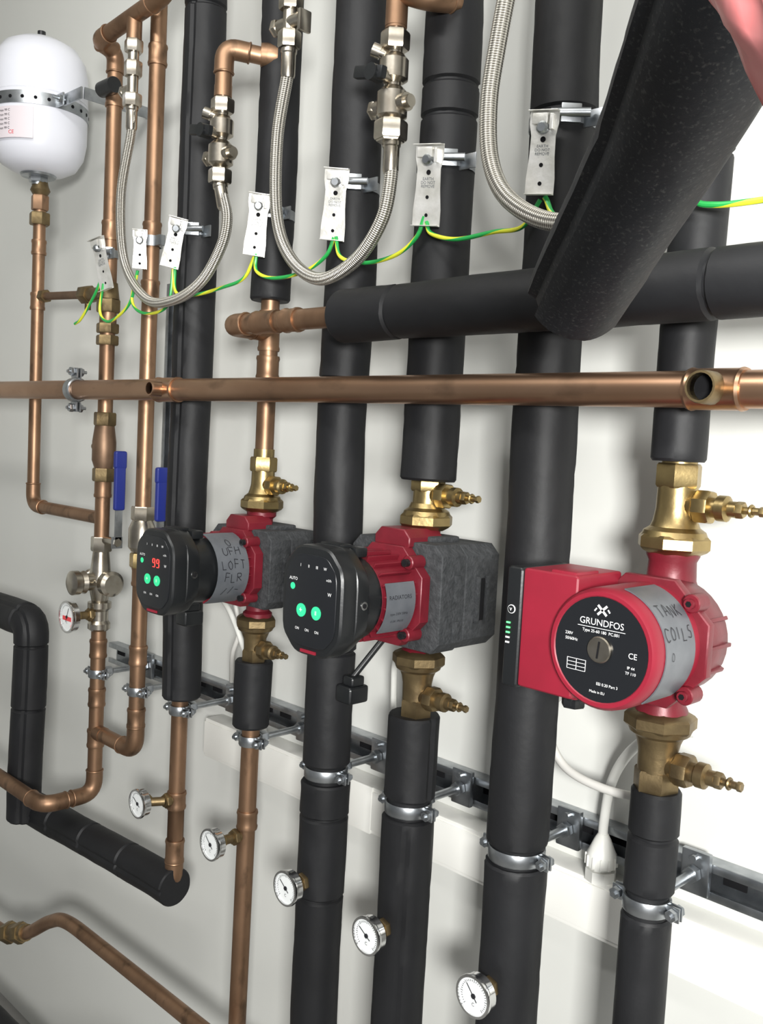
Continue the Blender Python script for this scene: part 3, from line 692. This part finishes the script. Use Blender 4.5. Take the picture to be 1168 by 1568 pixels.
# ------------------------------------------------------------------ earth clamps with tags
def tag(x,r,z,tx,tz,ty=-.195,tilt=.15,rz=.0,w=.036,h=.088,band=True,yaw=.2):
    b=B('earth_clamp')
    if band:
        b.lathe((x,Y,z+.010),(0,0,1),[(0,r),(0,r+.0012),(.014,r+.0012),(.014,r)],ZINC,28,caps=(False,False))
        b.box((x+r*.75,Y-r*.75,z+.017),(.022,.014,.020),ZINC,.001,rot=Matrix.Rotation(.8,4,'Z')); b.box((x+r+.010,Y-.012,z+.014),(.026,.002,.018),ZINC,.0006)
        b.cyl((x+r*.4,Y-r-.008,z+.017),(x+r+.012,Y-r*.4-.006,z+.017),.005,ZINC,12)
    Rm=Matrix.Rotation(yaw,4,'Z')@Matrix.Rotation(tilt,4,'X')@Matrix.Rotation(rz,4,'Y')
    sm=b.M; b.M=b.M@Matrix.Translation(V((tx,ty,tz)))@Rm
    poly=[(w*.5,-h*.5),(w*.5,-h*.30),(w*.44,-h*.05),(w*.42,h*.2),(w*.5,h*.34),(w*.5,h*.5),(-w*.5,h*.5),(-w*.5,h*.34),(-w*.42,h*.2),(-w*.44,-h*.05),(-w*.5,-h*.30),(-w*.5,-h*.5)]
    b.prism(poly,-.0006,.0006,TAGM,0)
    b.box((0,-.004,h/2-.001),(w,.010,.0012),TAGM,.0004); b.box((0,-.003,-h/2+.001),(w*.95,.008,.0012),TAGM,.0004)
    b.box((w*.3,-.003,h*.36),(.004,.008,.016),TAGM,.001)
    b.box((-w*.1,-.004,h*.40),(w*.55,.006,.012),TAGM,.002)
    for hz in (h*.16,-h*.14,-h*.36): b.cyl((0,-.0004,hz),(0,-.0010,hz),.0030 if hz>0 else .0022,FOAMI,12)
    for q in range(3): b.text(('EARTH','DO NOT','REMOVE')[q],w*.13,flatfn(-.0009,0,h*(.08-q*.045)),GREY)
    b.lathe((0,-.001,h/2-.018),(0,-1,0),[(0,.0065),(.006,.0065),(.009,.0045)],ZINC,12)
    b.M=sm
    b.done()
tag(X['B'],.0145,1.80,-1.567,1.785,ty=-.19,rz=-.16,yaw=.1,w=.040,h=.092)
tag(X['C'],.0145,1.83,-1.450,1.800,ty=-.185,w=.024,h=.065,yaw=.9,band=False)
tag(X['D'],.033,1.805,-1.338,1.798,ty=-.19,w=.030,h=.080,rz=.2,yaw=.8)
tag(X['E'],.030,1.808,-1.122,1.800,ty=-.19,w=.032,h=.088,rz=.10,yaw=.75)
tag(X['F'],.0345,1.822,-.956,1.806,ty=-.19,w=.033,h=.092,rz=.07,yaw=.6)
tag(X['G'],.0355,1.825,-.790,1.806,ty=-.19,w=.038,h=.094,rz=.10,yaw=.2)
tag(X['H'],.037,1.842,-.622,1.814,ty=-.195,w=.032,h=.086,rz=.07,yaw=.3)
def wire(pts,r=.0026,y=-.185):
    b=B('earth_wire'); P=[V((p[0],p[2] if len(p)>2 else y,p[1])) for p in pts]
    b.tube(spline(P,10),r,EARTH,10); b.done()
wire([(-1.572,1.770),(-1.60,1.735),(-1.648,1.695),(-1.672,1.686)])
wire([(-1.570,1.752),(-1.580,1.705),(-1.556,1.685),(-1.520,1.690),(-1.475,1.715),(-1.455,1.765)])
wire([(-1.455,1.765),(-1.470,1.715),(-1.430,1.692),(-1.36,1.700),(-1.345,1.76)])
wire([(-1.341,1.76),(-1.335,1.720),(-1.285,1.712),(-1.21,1.718),(-1.155,1.728),(-1.130,1.76)])
wire([(-1.128,1.76),(-1.125,1.735),(-1.085,1.722),(-1.02,1.725),(-.975,1.742),(-.960,1.765)])
wire([(-.956,1.765),(-.945,1.738),(-.90,1.726),(-.845,1.730),(-.810,1.748),(-.798,1.772)])
wire([(-.794,1.765),(-.785,1.750),(-.745,1.739),(-.69,1.741),(-.650,1.742),(-.628,1.768)])
wire([(-.622,1.770),(-.60,1.745),(-.52,1.738),(-.46,1.746),(-.435,1.737),(-.38,1.734),(-.2,1.738),(.1,1.75)],r=.003)
# ------------------------------------------------------------------ cables
def cable(name,pts,r,m):
    b=B(name); b.tube(spline(pts,10),r,m,12); return b
cable('power_cable',[(-.53,-.07,1.262),(-.622,-.085,1.21),(-.636,-.09,1.165),(-.612,-.09,1.125),(-.56,-.09,1.113),(-.50,-.085,1.118),(-.48,-.075,1.14)],.0052,CABLEG).done()
b=cable('power_cable',[(-.455,-.085,1.205),(-.50,-.085,1.190),(-.545,-.06,1.150),(-.578,-.035,1.100),(-.587,-.03,1.05),(-.587,-.03,1.02)],.0060,CABLE)
b.lathe((-.587,-.03,.975),(0,0,1),[(0,.019),(.014,.019),(.014,.0145),(.018,.0145)],CABLE,8)
b.lathe((-.587,-.03,.993),(0,0,1),[(0,.0185),(.015,.0185),(.022,.015),(.034,.010),(.040,.0065)],CABLE,12)
for k in range(12):
    a=2*pi*k/12; b.box((-.587+.0185*math.cos(a),-.03+.0185*math.sin(a),1.0),(.003,.002,.014),CABLE,.0005,rot=Matrix.Rotation(a,4,'Z'))
b.done()
cable('power_cable',[(-1.31,-.075,1.25),(-1.285,-.07,1.17),(-1.30,-.07,1.12),(-1.34,-.04,1.06)],.004,CABLEG).done()
cable('power_cable',[(-1.235,-.16,1.25),(-1.27,-.10,1.20),(-1.26,-.07,1.12),(-1.24,-.035,.978)],.0045,CABLE).done()
cable('power_cable',[(-.83,-.10,1.25),(-.90,-.08,1.20),(-.925,-.06,1.14),(-.93,-.04,.978)],.0045,CABLE).done()
def plug(x,y,z):
    b=B('cable_plug'); b.box((x,y,z),(.030,.036,.024),BLK,.005,seg=3); b.box((x+.002,y,z+.018),(.020,.024,.014),BLK,.004,seg=3); b.cyl((x,y,z+.022),(x+.018,y+.05,z+.085),.0045,BLK,12); b.done()
plug(-.918,-.150,1.152); plug(-1.293,-.165,1.195)
# ------------------------------------------------------------------ loose foam tube and red bag
b=B('foam_tube')
P=[(-.412,-.428,1.614),(-.345,-.487,1.650),(-.279,-.540,1.690),(-.226,-.592,1.720),(-.12,-.70,1.785),(-.02,-.80,1.85)]
foam(b,spline(P,8),.0365,21,(),FOAMD,48,.02,taper=.009,seam=.55,sw=.03,sd=.006,wob=.004)
b.done()
b=B('red_plastic_bag')
t=bmesh.new(); bmesh.ops.create_icosphere(t,subdivisions=5,radius=1)
for v in t.verts:
    c=v.co.copy(); n=1+.08*noise.noise(c*2.2)+.05*abs(noise.noise(c*6+V((4,4,4))))
    v.co=V((c.x*.060,c.y*.05,c.z*.075))*n
    if v.co.z>.045:
        k=min(1,(v.co.z-.045)/.03); v.co.x*=1-.6*k; v.co.y*=1-.6*k; v.co.z+=.03*k
b.merge(t,REDBAG,Matrix.Translation(V((-.0492,-.84,1.633))))
b.tube([(-.0492,-.84,1.72),(-.0492,-.84,2.2),(-.0492,-.84,2.8)],.0015,REDBAG,8)
b.done(60)
# ------------------------------------------------------------------ lights
def area(n,loc,target,sx,sy,e,col=(1,1,1)):
    l=bpy.data.lights.new(n,'AREA'); l.shape='RECTANGLE'; l.size=sx; l.size_y=sy; l.energy=e; l.color=col
    o=bpy.data.objects.new(n,l); o.location=loc; SC.collection.objects.link(o)
    o.rotation_euler=(V(target)-V(loc)).to_track_quat('-Z','Y').to_euler()
area('work_lamp',(.60,-1.50,1.60),(-.85,0,1.6),.28,.24,66,(1,.995,.97))
area('ceiling_lamp',(-.6,-1.3,2.72),(-.9,0,1.3),1.2,.12,17,(1,.99,.965))
w=bpy.data.worlds.new('w'); SC.world=w; w.use_nodes=True
w.node_tree.nodes['Background'].inputs[0].default_value=(.97,.985,1,1); w.node_tree.nodes['Background'].inputs[1].default_value=.22
# ------------------------------------------------------------------ camera
cd=bpy.data.cameras.new('camera'); co=bpy.data.objects.new('camera',cd); SC.collection.objects.link(co)
cd.sensor_fit='HORIZONTAL'; cd.sensor_width=36; cd.lens=36*1450/1168; cd.clip_start=.01
Rm=Matrix(((.70762,-.0899,.70085),(.70471,.01733,-.70929),(.05162,.9958,.07562)))
co.matrix_world=Matrix.Translation(V((0,-1.04,1.5)))@Rm.to_4x4()
SC.camera=co
SC.view_settings.view_transform='Standard'
